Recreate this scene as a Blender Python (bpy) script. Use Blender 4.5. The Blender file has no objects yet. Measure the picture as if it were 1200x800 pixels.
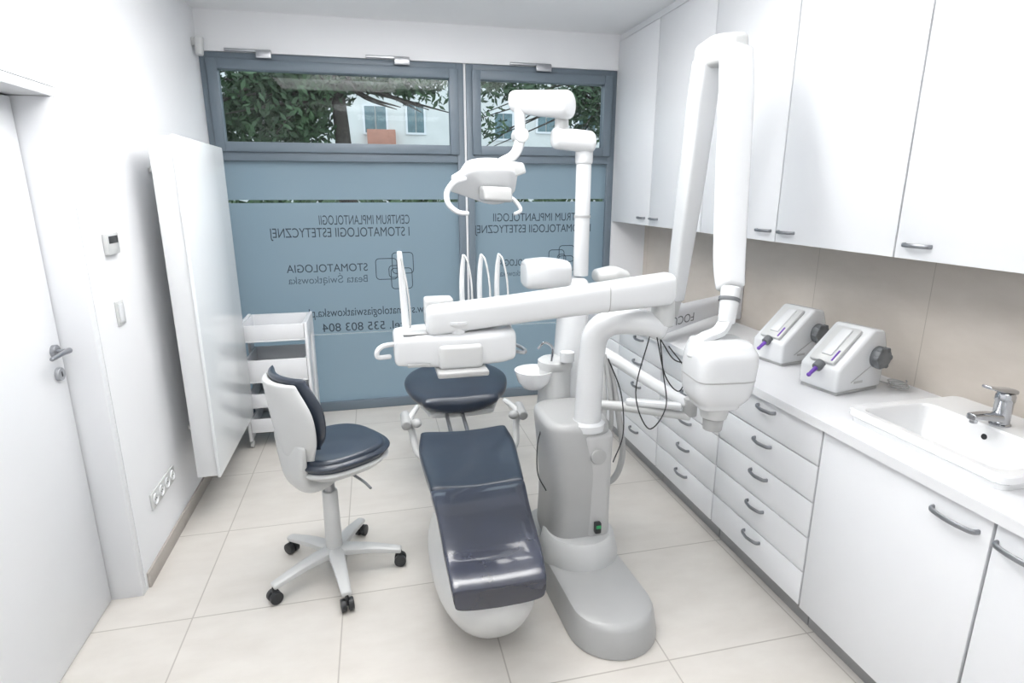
import bpy, bmesh, math, random
from mathutils import Vector, Matrix
random.seed(7)
R=math.radians
S=bpy.context.scene; COL=S.collection
FPX=680.0; PIT=R(14.6); YAW=R(13.2); CAM=Vector((0,0,1.75))
sp,cp,sy,cy=math.sin(PIT),math.cos(PIT),math.sin(YAW),math.cos(YAW)
FW=Vector((sy*cp,cy*cp,-sp)); RT=Vector((cy,-sy,0)); UP=Vector((sy*sp,cy*sp,cp))
def P(u,v,x=None,y=None,z=None):
    d=FW+RT*((u-600)/FPX)+UP*((400-v)/FPX)
    t=(x-CAM.x)/d.x if x is not None else (y-CAM.y)/d.y if y is not None else (z-CAM.z)/d.z
    return CAM+d*t
V3=Vector
# ---------------------------------------------------------------- materials
def mat(name,col,rough=.4,metal=0,noise=.04,scale=6,bump=0,coat=0,spec=.5):
    m=bpy.data.materials.new(name); m.use_nodes=True
    nt=m.node_tree; b=nt.nodes['Principled BSDF']
    tc=nt.nodes.new('ShaderNodeTexCoord'); nz=nt.nodes.new('ShaderNodeTexNoise')
    nz.inputs['Scale'].default_value=scale; nz.inputs['Detail'].default_value=3
    nt.links.new(tc.outputs['Object'],nz.inputs['Vector'])
    rp=nt.nodes.new('ShaderNodeValToRGB')
    rp.color_ramp.elements[0].position=.3; rp.color_ramp.elements[1].position=.7
    rp.color_ramp.elements[0].color=tuple(max(0,c*(1-noise)) for c in col)+(1,)
    rp.color_ramp.elements[1].color=tuple(min(1,c*(1+noise)) for c in col)+(1,)
    nt.links.new(nz.outputs['Fac'],rp.inputs['Fac']); nt.links.new(rp.outputs['Color'],b.inputs['Base Color'])
    b.inputs['Roughness'].default_value=rough; b.inputs['Metallic'].default_value=metal
    b.inputs['Specular IOR Level'].default_value=spec
    if coat: b.inputs['Coat Weight'].default_value=coat; b.inputs['Coat Roughness'].default_value=.06
    if bump:
        bp=nt.nodes.new('ShaderNodeBump'); bp.inputs['Strength'].default_value=bump; bp.inputs['Distance'].default_value=.002
        n2=nt.nodes.new('ShaderNodeTexNoise'); n2.inputs['Scale'].default_value=scale*25
        nt.links.new(tc.outputs['Object'],n2.inputs['Vector']); nt.links.new(n2.outputs['Fac'],bp.inputs['Height'])
        nt.links.new(bp.outputs['Normal'],b.inputs['Normal'])
    return m
def tilemat(name,c1,c2,grout,w,h,ox,oy,axes='xy',rough=.3,mort=.003):
    m=bpy.data.materials.new(name); m.use_nodes=True; nt=m.node_tree; b=nt.nodes['Principled BSDF']
    g=nt.nodes.new('ShaderNodeNewGeometry'); sx=nt.nodes.new('ShaderNodeSeparateXYZ'); cb=nt.nodes.new('ShaderNodeCombineXYZ')
    nt.links.new(g.outputs['Position'],sx.inputs[0])
    for i,(a,o) in enumerate(zip(axes,(ox,oy))):
        ma=nt.nodes.new('ShaderNodeMath'); ma.operation='SUBTRACT'; ma.inputs[1].default_value=o
        nt.links.new(sx.outputs['XYZ'.index(a.upper())],ma.inputs[0]); nt.links.new(ma.outputs[0],cb.inputs[i])
    br=nt.nodes.new('ShaderNodeTexBrick'); br.offset=0; br.squash=1
    br.inputs['Scale'].default_value=1; br.inputs['Brick Width'].default_value=w; br.inputs['Row Height'].default_value=h
    br.inputs['Mortar Size'].default_value=mort; br.inputs['Mortar Smooth'].default_value=.1
    br.inputs['Mortar'].default_value=grout+(1,)
    nt.links.new(cb.outputs[0],br.inputs['Vector'])
    nz=nt.nodes.new('ShaderNodeTexNoise'); nz.inputs['Scale'].default_value=2.5; nz.inputs['Detail'].default_value=8; nz.inputs['Roughness'].default_value=.6
    mp=nt.nodes.new('ShaderNodeMapping'); mp.inputs['Scale'].default_value=(1,2.2,1)
    nt.links.new(cb.outputs[0],mp.inputs[0]); nt.links.new(mp.outputs[0],nz.inputs['Vector'])
    for k in (0,1):
        rp=nt.nodes.new('ShaderNodeValToRGB'); rp.color_ramp.elements[0].position=.3; rp.color_ramp.elements[1].position=.7
        f=(1,.975)[k]
        rp.color_ramp.elements[0].color=tuple(c*f for c in c1)+(1,); rp.color_ramp.elements[1].color=tuple(c*f for c in c2)+(1,)
        nt.links.new(nz.outputs['Fac'],rp.inputs['Fac']); nt.links.new(rp.outputs['Color'],br.inputs[('Color1','Color2')[k]])
    nt.links.new(br.outputs['Color'],b.inputs['Base Color']); b.inputs['Roughness'].default_value=rough
    return m
def glassmat(name,tint,refl=.3):
    m=bpy.data.materials.new(name); m.use_nodes=True; nt=m.node_tree; nt.nodes.clear()
    o=nt.nodes.new('ShaderNodeOutputMaterial'); mx=nt.nodes.new('ShaderNodeMixShader')
    t=nt.nodes.new('ShaderNodeBsdfTransparent'); t.inputs[0].default_value=tint+(1,)
    g=nt.nodes.new('ShaderNodeBsdfGlossy'); g.inputs['Roughness'].default_value=.02
    fr=nt.nodes.new('ShaderNodeFresnel'); fr.inputs[0].default_value=1.5
    mu=nt.nodes.new('ShaderNodeMath'); mu.operation='MULTIPLY'; mu.inputs[1].default_value=refl
    nt.links.new(fr.outputs[0],mu.inputs[0]); nt.links.new(mu.outputs[0],mx.inputs[0])
    nt.links.new(t.outputs[0],mx.inputs[1]); nt.links.new(g.outputs[0],mx.inputs[2])
    nt.links.new(mx.outputs[0],o.inputs[0]); return m
def frostmat():
    m=bpy.data.materials.new('frosted_film'); m.use_nodes=True; nt=m.node_tree; nt.nodes.clear()
    o=nt.nodes.new('ShaderNodeOutputMaterial'); mx=nt.nodes.new('ShaderNodeMixShader'); mx.inputs[0].default_value=.6
    d=nt.nodes.new('ShaderNodeBsdfDiffuse'); t=nt.nodes.new('ShaderNodeBsdfTranslucent')
    nz=nt.nodes.new('ShaderNodeTexNoise'); nz.inputs['Scale'].default_value=1.2
    rp=nt.nodes.new('ShaderNodeValToRGB'); rp.color_ramp.elements[0].color=(.20,.265,.315,1); rp.color_ramp.elements[1].color=(.24,.305,.355,1)
    nt.links.new(nz.outputs['Fac'],rp.inputs['Fac']); nt.links.new(rp.outputs[0],d.inputs[0])
    t.inputs[0].default_value=(.47,.565,.635,1)
    g=nt.nodes.new('ShaderNodeBsdfGlossy'); g.inputs['Roughness'].default_value=.2
    m2=nt.nodes.new('ShaderNodeMixShader'); fr=nt.nodes.new('ShaderNodeFresnel'); fr.inputs[0].default_value=1.4
    nt.links.new(d.outputs[0],mx.inputs[1]); nt.links.new(t.outputs[0],mx.inputs[2])
    nt.links.new(fr.outputs[0],m2.inputs[0]); nt.links.new(mx.outputs[0],m2.inputs[1]); nt.links.new(g.outputs[0],m2.inputs[2])
    nt.links.new(m2.outputs[0],o.inputs[0]); return m
M=dict(
 wall=mat('wall_paint',(.80,.81,.83),.75,noise=.015,scale=2,bump=.08),
 ceil=mat('ceiling_paint',(.85,.86,.875),.85,noise=.015,scale=2),
 floor=tilemat('floor_tiles',(.59,.56,.52),(.68,.655,.615),(.42,.395,.36),.617,.667,.394,2.333,'xy',.28),
 splash=tilemat('splash_tiles',(.54,.49,.435),(.62,.57,.515),(.42,.38,.33),.66,1.2,1.94,.5,'yz',.4,.002),
 lam=mat('white_laminate',(.77,.785,.81),.34,noise=.01,scale=3),
 carc=mat('cabinet_carcass',(.25,.26,.28),.6,noise=.03),
 top=mat('worktop_white',(.74,.75,.77),.3,noise=.01),
 plas=mat('white_plastic',(.69,.705,.72),.24,noise=.012,coat=.25),
 plas2=mat('offwhite_plastic',(.57,.58,.58),.3,noise=.015,coat=.2),
 mgrey=mat('pale_grey_plastic',(.47,.475,.475),.3,noise=.015,coat=.2),
 lgrey=mat('light_grey_plastic',(.40,.405,.405),.32,noise=.02,coat=.2),
 grey=mat('mid_grey_plastic',(.15,.16,.17),.4,noise=.04),
 dark=mat('dark_plastic',(.025,.027,.03),.4,noise=.1),
 navy=mat('navy_leather',(.021,.031,.050),.3,noise=.08,scale=12,bump=.15,coat=.35),
 film=mat('navy_vinyl_glossy',(.022,.027,.048),.24,noise=.25,scale=7,bump=.1,coat=.9),
 frame=mat('window_frame_grey',(.15,.19,.23),.4,noise=.03),
 metal=mat('brushed_metal',(.42,.43,.45),.3,metal=.9,noise=.04),
 chrome=mat('chrome',(.50,.51,.53),.1,metal=1,noise=.01),
 hmetal=mat('handle_metal',(.27,.28,.30),.32,metal=.7,noise=.04),
 ceramic=mat('ceramic',(.83,.84,.85),.08,noise=.006,coat=.5),
 radg=mat('radiator_glass',(.77,.80,.82),.22,noise=.004,coat=.15),
 skirt=mat('skirting_stone',(.40,.37,.34),.4,noise=.06,scale=9),
 purple=mat('purple_tip',(.16,.06,.42),.35,noise=.05),
 ink=mat('lettering_film',(.04,.055,.07),.5,noise=.03),
 inkl=mat('lettering_pale',(.10,.135,.165),.5,noise=.03),
 green=mat('green_plastic',(.03,.35,.12),.4,noise=.05),
 bark=mat('bark',(.05,.04,.032),.9,noise=.4,scale=14,bump=.6),
 leaf=mat('leaves',(.045,.085,.036),.6,noise=.6,scale=3),
 leaf2=mat('leaves_pale',(.08,.13,.06),.6,noise=.5,scale=3),
 facade=mat('facade_render',(.70,.70,.68),.9,noise=.05,scale=1.5),
 balc=mat('balcony_red',(.46,.22,.16),.8,noise=.08),
 fglass=mat('facade_window',(.11,.18,.20),.15,noise=.2),
 asphalt=mat('asphalt',(.28,.28,.28),.9,noise=.15),
 glass=glassmat('clear_glass',(.78,.83,.85),.35),
 frost=frostmat(),
)
# ---------------------------------------------------------------- mesh helpers
def catmull(pts,k=6):
    pts=[V3(p) for p in pts]
    if len(pts)<3: return pts
    q=[2*pts[0]-pts[1]]+pts+[2*pts[-1]-pts[-2]]; out=[]
    for i in range(1,len(q)-2):
        a,b,c,d=q[i-1],q[i],q[i+1],q[i+2]
        for j in range(k):
            t=j/k
            out.append(.5*((2*b)+(c-a)*t+(2*a-5*b+4*c-d)*t*t+(3*b-a-3*c+d)*t**3))
    out.append(pts[-1]); return out
def wloc(o):
    v=V3((0,0,0))
    while o is not None: v+=o.location; o=o.parent
    return v
class MB:
    def __init__(s): s.bm=bmesh.new()
    def _merge(s,b,mx=None):
        if mx is not None: bmesh.ops.transform(b,matrix=mx,verts=b.verts)
        me=bpy.data.meshes.new('t'); b.to_mesh(me); b.free(); s.bm.from_mesh(me); bpy.data.meshes.remove(me)
    def box(s,c,d,bev=0,seg=2,rot=None):
        b=bmesh.new(); bmesh.ops.create_cube(b,size=1); bmesh.ops.scale(b,vec=V3(d),verts=b.verts)
        if bev: bmesh.ops.bevel(b,geom=b.edges[:],offset=min(bev,min(d)*.49),segments=seg,profile=.5,affect='EDGES')
        mx=Matrix.Translation(V3(c))
        if rot is not None: mx=mx@rot
        s._merge(b,mx); return s
    def bb(s,a,b_,bev=0,seg=2):
        a=V3(a); b_=V3(b_); return s.box((a+b_)/2,[abs(x) for x in (b_-a)],bev,seg)
    def loft(s,secs,cap=True,closed=False):
        b=s.bm; rings=[[b.verts.new(p) for p in sec] for sec in secs]; n=len(rings[0])
        rr=rings+([rings[0]] if closed else [])
        for r0,r1 in zip(rr,rr[1:]):
            for i in range(n):
                b.faces.new((r0[i],r0[(i+1)%n],r1[(i+1)%n],r1[i]))
        if cap and not closed: b.faces.new(rings[0][::-1]); b.faces.new(rings[-1])
        return s
    def sweep(s,pts,a,b=None,p=2.0,n=14,up=(0,0,1),k=6,smooth=True,cap=0):
        P_=catmull(pts,k) if smooth else [V3(q) for q in pts]
        m=len(P_)
        def lst(v):
            if not isinstance(v,(list,tuple)): return [v]*m
            out=[]
            for i in range(m):
                t=i/(m-1)*(len(v)-1); j=min(int(t),len(v)-2); out.append(v[j]+(v[j+1]-v[j])*(t-j))
            return out
        A=lst(a); B=lst(b) if b is not None else A
        secs=[]; U=None
        for i in range(m):
            T=(P_[min(i+1,m-1)]-P_[max(i-1,0)]).normalized()
            if U is None:
                W=V3(up)
                if abs(T.dot(W))>.95: W=V3((0,1,0)) if abs(T.y)<.9 else V3((1,0,0))
                U=T.cross(W).normalized()
            else: U=(U-T*U.dot(T)).normalized()
            W=U.cross(T)
            secs.append((P_[i],A[i],B[i],U.copy(),W,T))
        out=[]
        def ring(c,aa,bb_,U,W):
            r=[]
            for j in range(n):
                t=2*math.pi*j/n; ct,st=math.cos(t),math.sin(t)
                r.append(c+U*(aa*math.copysign(abs(ct)**(2/p),ct))+W*(bb_*math.copysign(abs(st)**(2/p),st)))
            return r
        if cap:
            c,aa,bb_,U,W,T=secs[0]
            for j in range(3,0,-1):
                g=j/3*math.pi/2; out.append(ring(c-T*cap*math.sin(g),max(aa-cap*(1-math.cos(g)),.0004),max(bb_-cap*(1-math.cos(g)),.0004),U,W))
        for c,aa,bb_,U,W,T in secs: out.append(ring(c,aa,bb_,U,W))
        if cap:
            for j in range(1,4):
                g=j/3*math.pi/2; out.append(ring(c+T*cap*math.sin(g),max(aa-cap*(1-math.cos(g)),.0004),max(bb_-cap*(1-math.cos(g)),.0004),U,W))
        return s.loft(out)
    def cyl(s,p0,p1,r0,r1=None,n=24,bev=.003):
        r1=r0 if r1 is None else r1
        return s.sweep([p0,p1],[r0,r1],n=n,smooth=False,cap=bev)
    def body(s,secs,U,V,r=.02,p=3,n=44,dish=0,smooth=4):
        U=V3(U).normalized(); V=V3(V).normalized()
        C=[V3((*q[0],)) for q in secs]; A=[V3((q[1],q[2],0)) for q in secs]
        if smooth and len(secs)>2: C=catmull(C,smooth); A=catmull(A,smooth)
        k=4; L=[]
        d0=(C[0]-C[1]).normalized(); d1=(C[-1]-C[-2]).normalized()
        for j in range(k,0,-1):
            g=j/k*math.pi/2; L.append((C[0]+d0*r*math.sin(g),A[0].x-r*(1-math.cos(g)),A[0].y-r*(1-math.cos(g))))
        for c,a in zip(C,A): L.append((c,a.x,a.y))
        for j in range(1,k+1):
            g=j/k*math.pi/2; L.append((C[-1]+d1*r*math.sin(g),A[-1].x-r*(1-math.cos(g)),A[-1].y-r*(1-math.cos(g))))
        out=[]
        for c,a,b in L:
            a=max(a,.0005); b=max(b,.0005); ring=[]
            for j in range(n):
                t=2*math.pi*j/n; ct,st=math.cos(t),math.sin(t)
                x=math.copysign(abs(ct)**(2/p),ct); y=math.copysign(abs(st)**(2/p),st)
                ring.append(c+U*(a*x)+V*(b*y+dish*x*x))
            out.append(ring)
        return s.loft(out)
    def lathe(s,prof,c,n=36,axis=(0,0,1)):
        ax=V3(axis).normalized(); q=V3((0,0,1)).rotation_difference(ax); c=V3(c)
        out=[]
        for r,z in prof:
            out.append([c+q@V3((max(r,.0003)*math.cos(2*math.pi*j/n),max(r,.0003)*math.sin(2*math.pi*j/n),z)) for j in range(n)])
        return s.loft(out)
    def prism(s,poly,y0,y1,bev=.004,seg=2,mx=None):
        b=bmesh.new(); lo=[b.verts.new((x,y0,z)) for x,z in poly]; hi=[b.verts.new((x,y1,z)) for x,z in poly]; n=len(poly)
        b.faces.new(lo); b.faces.new(hi[::-1])
        for i in range(n): b.faces.new((lo[(i+1)%n],lo[i],hi[i],hi[(i+1)%n]))
        bmesh.ops.recalc_face_normals(b,faces=b.faces)
        if bev: bmesh.ops.bevel(b,geom=b.edges[:],offset=bev,segments=seg,profile=.5,affect='EDGES')
        s._merge(b,mx); return s
    def quad(s,pts):
        s.bm.faces.new([s.bm.verts.new(p) for p in pts]); return s
    def ball(s,c,r):
        b=bmesh.new(); bmesh.ops.create_uvsphere(b,u_segments=28,v_segments=16,radius=1)
        r=(r,r,r) if not isinstance(r,(tuple,list)) else r
        s._merge(b,Matrix.Translation(V3(c))@Matrix.Diagonal((*r,1))); return s
    def out(s,name,m,parent=None,loc=None,ang=35):
        bm=s.bm; bmesh.ops.recalc_face_normals(bm,faces=bm.faces)
        me=bpy.data.meshes.new(name)
        off=wloc(parent) if parent is not None else (V3(loc) if loc is not None else V3((0,0,0)))
        bmesh.ops.translate(bm,verts=bm.verts,vec=-off)
        bm.to_mesh(me); bm.free()
        me.polygons.foreach_set('use_smooth',[True]*len(me.polygons)); me.set_sharp_from_angle(angle=R(ang))
        me.materials.append(M[m]); o=bpy.data.objects.new(name,me); COL.objects.link(o)
        if parent is not None: o.parent=parent
        elif loc is not None: o.location=off
        return o
def frame4(mb,x0,x1,ya,yb,z0,z1,w,bev=.003):   # four members that only meet, never overlap
    mb.bb((x0,ya,z0),(x0+w,yb,z1),bev).bb((x1-w,ya,z0),(x1,yb,z1),bev)
    mb.bb((x0+w,ya,z0),(x1-w,yb,z0+w),bev).bb((x0+w,ya,z1-w),(x1-w,yb,z1),bev)
def thing(name,label,cat,loc=(0,0,0),group=None,kind=None):
    o=bpy.data.objects.new(name,None); COL.objects.link(o); o.location=loc; o.empty_display_size=.1
    return tag(o,label,cat,group,kind)
def tag(o,label,cat,group=None,kind=None):
    o['label']=label; o['category']=cat
    if group: o['group']=group
    if kind: o['kind']=kind
    return o
def struct(mb,name,m,label,cat): return tag(mb.out(name,m),label,cat,kind='structure')
def text(s,name,m,parent,org,X,Y,width,height):
    cu=bpy.data.curves.new('tx','FONT'); cu.body=s; cu.size=1; cu.extrude=.0
    o=bpy.data.objects.new('tx',cu); COL.objects.link(o); bpy.context.view_layer.update()
    me=bpy.data.meshes.new_from_object(o.evaluated_get(bpy.context.evaluated_depsgraph_get()))
    bpy.data.objects.remove(o)
    xs=[v.co.x for v in me.vertices]
    w=max(xs)-min(xs); h=.72
    X=V3(X); Y=V3(Y); org=V3(org); off=wloc(parent)
    for v in me.vertices:
        v.co=org+X*((v.co.x-min(xs))*width/w)+Y*(v.co.y*height/h)-off
    me.materials.clear(); me.materials.append(M[m]); me.name=name
    q=bpy.data.objects.new(name,me); COL.objects.link(q); q.parent=parent; return q
# ---------------------------------------------------------------- room
XL,XR,YB,YF,H=-1.09,2.27,4.65,-1.6,2.92
struct(MB().bb((-1.5,YF-.2,-.1),(XR+.2,YB+.3,0)),'floor','floor','large beige stone look floor tiles','floor')
struct(MB().bb((-1.5,YF-.2,H),(XR+.2,YB+.3,H+.1)),'ceiling','ceil','plain white ceiling above the window wall','ceiling')
DY0,DY1,DZ=1.60,2.57,2.11
w=MB(); w.bb((XL-.25,YF,0),(XL,DY0,H)).bb((XL-.25,DY1,0),(XL,YB+.2,H)).bb((XL-.25,DY0,DZ),(XL,DY1,H))
struct(w,'wall_left','wall','white painted wall with the door and radiator','wall')
struct(MB().bb((XR,YF,0),(XR+.2,YB+.2,H)),'wall_right','wall','white wall behind the cabinets and worktop','wall')
struct(MB().bb((XL-.25,YF-.2,0),(XR+.2,YF,H)),'wall_front','wall','white wall facing the windows','wall')
w=MB(); w.bb((XL,YB,2.665),(XR,YB+.2,H)).bb((1.955,YB,0),(XR,YB+.2,2.665)).bb((.722,YB+.03,0),(.738,YB+.1,2.665))
struct(w,'wall_back','wall','white wall around the tall grey windows','wall')
struct(MB().bb((XL,DY1+.02,0),(XL+.012,YB,.075),.002),'baseboard_left','skirt','beige stone skirting below the radiator','baseboard')
struct(MB().bb((XR-.012,.3,.9),(XR,YB,1.52)),'trim_1','splash','beige tiled splashback above the worktop','splashback')
# door
d=thing('door_1','white flush door with grey lever handle','door',(XL-.12,DY1,0),kind='structure')
f=MB(); f.bb((XL-.2,DY1-.035,0),(XL-.002,DY1-.001,DZ-.036),.002).bb((XL-.2,DY0+.001,0),(XL-.002,DY0+.035,DZ-.036),.002).bb((XL-.2,DY0+.001,DZ-.035),(XL-.002,DY1-.001,DZ-.001),.002)
f.out('door_frame','lam',d)
lf=MB().bb((XL-.165,DY0+.037,.006),(XL-.125,DY1-.042,DZ-.042),.003).out('door_leaf','lam',d)
MB().bb((XL-.18,DY1-.042,0),(XL-.15,DY1-.035,DZ-.036)).bb((XL-.18,DY0+.036,DZ-.042),(XL-.15,DY1-.042,DZ-.036)).out('seal','grey',d)
hx=XL-.125; hp=P(80,411,x=hx+.05)
h=MB(); h.cyl((hx,hp.y,hp.z),(hx+.012,hp.y,hp.z),.026).cyl((hx+.01,hp.y,hp.z),(hx+.05,hp.y,hp.z),.009)
h.sweep([(hx+.05,hp.y+.008,hp.z),(hx+.052,hp.y-.05,hp.z+.002),(hx+.05,hp.y-.12,hp.z)],[.011,.009,.008],cap=.004)
h.out('handle','hmetal',lf)
h=MB(); h.cyl((hx,hp.y,hp.z-.09),(hx+.012,hp.y,hp.z-.09),.026); h.out('lock_rosette','metal',lf)
MB().box((hx+.014,hp.y,hp.z-.09),(.004,.008,.02),.001).out('keyhole','dark',lf)
# windows
def rr_path(c,w,h,r,X,Y):
    pts=[]
    for (sx,sy_,a0) in ((1,1,0),(-1,1,90),(-1,-1,180),(1,-1,270)):
        for k in range(6):
            a=R(a0+k*18); pts.append(V3(c)+V3(X)*(sx*(w-r)+r*math.cos(a))+V3(Y)*(sy_*(h-r)+r*math.sin(a)))
    return pts
def ringband(mb,c,w,h,r,t,X,Y):
    o=rr_path(c,w,h,r,X,Y); i=rr_path(c,w-t,h-t,max(r-t,.002),X,Y); n=len(o)
    vo=[mb.bm.verts.new(p) for p in o]; vi=[mb.bm.verts.new(p) for p in i]
    for k in range(n): mb.bm.faces.new((vo[k],vo[(k+1)%n],vi[(k+1)%n],vi[k]))
def window(nm,x0,x1,label,letters):
    y0,y1=YB+.02,YB+.10
    t=thing(nm,label,'window',((x0+x1)/2,YB+.05,0),kind='structure')
    f=MB(); fw=.055
    f.bb((x0,y0,0),(x0+fw,y1,2.665),.003).bb((x1-fw,y0,0),(x1,y1,2.665),.003)
    for a,b in ((2.61,2.665),(0,.075),(1.955,2.03)): f.bb((x0+fw,y0,a),(x1-fw,y1,b),.003)
    f.out('frame','frame',t)
    s=MB(); a0,a1,z0,z1=x0+fw-.012,x1-fw+.012,2.016,2.622; q=.066
    frame4(s,a0,a1,y0-.022,y0-.001,z0,z1,q,.004)
    frame4(s,a0+.012,a1-.012,y0-.001,y1-.02,z0+.014,z1-.012,q-.012,.001)
    s.out('sash','frame',t)
    MB().bb((a0+q-.01,y0+.02,z0+q-.01),(a1-q+.01,y0+.026,z1-q+.01)).out('clear_pane','glass',t)
    MB().bb((x0+fw-.01,y0+.036,.065),(x1-fw+.01,y0+.042,1.965)).out('lower_pane','glass',t)
    yf=y0+.032
    s1=P(450,235,y=yf).z; s2=P(640,378,y=yf).z
    g=MB()
    for a,b in ((.07,s2-.006),(s2+.004,s1-.014),(s1+.008,1.96)):
        g.quad([(x0+fw-.005,yf,a),(x1-fw+.005,yf,a),(x1-fw+.005,yf,b),(x0+fw-.005,yf,b)])
    fr=g.out('frosted_pane','frost',t)
    yl=yf-.002
    mk=MB()
    for (u0,v0,w_,h_) in letters['logo']:
        c=P(u0,v0,y=yl); ringband(mk,c,w_,h_,.03,.006,(1,0,0),(0,0,1))
    mk.out('emblem','ink',fr)
    for s_,u0,u1,v,hpx,m in letters['text']:   # u0 = the right end as seen from indoors
        a=P(u0,v,y=yl); b=P(u1,v,y=yl); hh=hpx/FPX*P(u0,v,y=yl).y
        text(s_,'lettering',m,fr,a,(-1,0,0),(0,0,1),a.x-b.x,hh)
    return t
L1=dict(logo=[(453,315,.085,.085),(472,308,.085,.085),(471,326,.085,.085),(463,318,.05,.05)],
 text=[('CENTRUM IMPLANTOLOGII',480,374,262,10.5,'ink'),('I STOMATOLOGII ESTETYCZNEJ',480,317,276,10.5,'ink'),
 ('STOMATOLOGIA',431,336,317,9,'ink'),('Beata Świątkowska',431,338,330,8.5,'inkl'),
 ('www.stomatologiaswiatkowska.pl',512,362,365,10,'ink'),('tel. 535 803 804',474,378,384,10,'ink')])
L2=dict(logo=[(652,302,.07,.07),(664,297,.07,.07),(663,309,.07,.07),(658,303,.04,.04)],
 text=[('CENTRUM IMPLANTOLOGII',692,578,258,9.5,'ink'),('I STOMATOLOGII ESTETYCZNEJ',692,557,271,9.5,'ink'),
 ('STOMATOLOGIA',642,584,310,8,'ink'),('Beata Świątkowska',642,586,322,7.5,'inkl'),
 ('www.stomatologiaswiatkowska.pl',702,575,354,8.5,'ink'),('tel. 535 803 804',690,608,371,9,'ink')])
window('window_1',XL,.72,'left tall grey framed window with frosted lower glass and lettering',L1)
window('window_2',.74,1.955,'right tall grey framed window with frosted glass behind the lamp',L2)
for u0,u1,v,lb in ((300,318,67,'grey window opener arm nearest the motion sensor'),(462,480,72,'grey window opener arm above the right end of the left window'),(628,646,78,'grey window opener arm above the right window')):
    a=P(u0,v,y=YB-.02); b=P(u1,v,y=YB-.02); zc=2.672
    t=thing('window_opener',lb,'window opener',(a.x,YB,zc),group='window openers')
    MB().bb((a.x-.2,YB-.02,zc-.006),(b.x,YB-.001,zc+.012),.003).out('rail','metal',t)
    MB().bb((a.x,YB-.035,zc-.045),(b.x,YB-.021,zc+.004),.004).out('bracket','metal',t)
# ---------------------------------------------------------------- outside
struct(MB().bb((-30,YB+.35,-.4),(40,45,-.3)),'ground','asphalt','grey street outside the windows','street')
YH=30
t=thing('apartment_building','pale apartment building seen through the upper windows','building',(5,YH,-.3))
MB().bb((-14,YH,-.3),(26,YH+8,9)).out('wall','facade',t)
for u,v,w_,h_ in ((440,140,1.0,1.2),(487,139,.8,1.3),(590,148,.9,1.2),(640,140,.9,1.2),(688,145,.9,1.2)):
    c=P(u,v,y=YH-.03)
    f=MB(); frame4(f,c.x-w_/2-.08,c.x+w_/2+.08,YH-.08,YH,c.z-h_/2-.08,c.z+h_/2+.08,.09,0); fo=f.out('window','top',t)
    g=MB(); g.bb((c.x-w_/2,YH-.06,c.z-h_/2),(c.x-.03,YH-.03,c.z+h_/2)); g.bb((c.x+.03,YH-.06,c.z-h_/2),(c.x+w_/2,YH-.03,c.z+h_/2)); g.out('pane','fglass',fo)
c=P(447,160,y=YH-.5); MB().bb((c.x-.65,YH-.8,c.z-.5),(c.x+.65,YH,c.z+.3),.02).out('balcony','balc',t)
def leaves(lv,c,rad,cnt,box=False,s0=.035,s1=.075):
    for i in range(cnt):
        if box: d_=V3([random.uniform(-1,1) for _ in range(3)])
        else: d_=V3([random.gauss(0,1) for _ in range(3)]).normalized()*random.random()**.45
        p=V3(c)+V3((d_.x*rad[0],d_.y*rad[1],d_.z*rad[2])); s_=random.uniform(s0,s1)
        x=V3([random.uniform(-1,1) for _ in range(3)]).normalized(); y=x.orthogonal().normalized()
        lv.quad([p+x*s_*1.4,p+y*s_*.6,p-x*s_*1.4,p-y*s_*.6])
def tree(label,base,top,crowns,r,lm):
    t=thing('tree',label,'tree',base)
    b=V3(base); tp=V3(top)
    MB().sweep([b,b.lerp(tp,.5)+V3((.08,0,0)),tp],[r,r*.8,r*.45],n=12).out('trunk','bark',t)
    br=MB()
    for c,rad,_ in crowns:
        for k in range(6):
            e=V3(c)+V3((random.uniform(-1,1)*rad[0],random.uniform(-1,1)*rad[1],random.uniform(-1.2,.7)*rad[2]))
            s0=b.lerp(tp,random.uniform(.75,1)); br.sweep([s0,s0.lerp(e,.5)+V3((0,0,random.uniform(-.1,.2))),e],[r*.3,r*.18,.008],n=6,k=4)
    br.out('branches','bark',t)
    lv=MB()
    for c,rad,cnt in crowns: leaves(lv,c,rad,cnt)
    lv.out('foliage',lm,t)
c1=P(300,125,y=10); c2=P(350,98,y=10); c3=P(450,90,y=10); c4=P(350,150,y=10); c5=P(500,105,y=10); g0=P(398,150,y=10)
tree('dark leafy tree filling the left of the left upper window',(g0.x,10,-.3),(g0.x-.05,10,4.2),[(c1,(1.05,.8,.8),2800),(c2,(.9,.7,.45),1600),(c3,(1.1,.6,.28),900),(c4,(.6,.5,.35),450),(c5,(.5,.5,.35),120)],.17,'leaf')
c1=P(690,118,y=11); c2=P(600,98,y=11); c3=P(575,140,y=11)
tree('leafy tree beyond the right upper window',(P(735,150,y=11).x,11,-.3),(P(720,150,y=11).x,11,4.0),[(c1,(.8,.7,.8),1500),(c2,(.8,.7,.28),600),(c3,(.35,.5,.4),90)],.1,'leaf')
hd=MB(); leaves(hd,(3,14,.7),(11,.4,1.0),7000,True,.08,.16)
tag(hd.out('hedge','leaf2'),'low green hedge glimpsed through the clear stripes of the frosted windows','hedge',kind='stuff')
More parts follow.
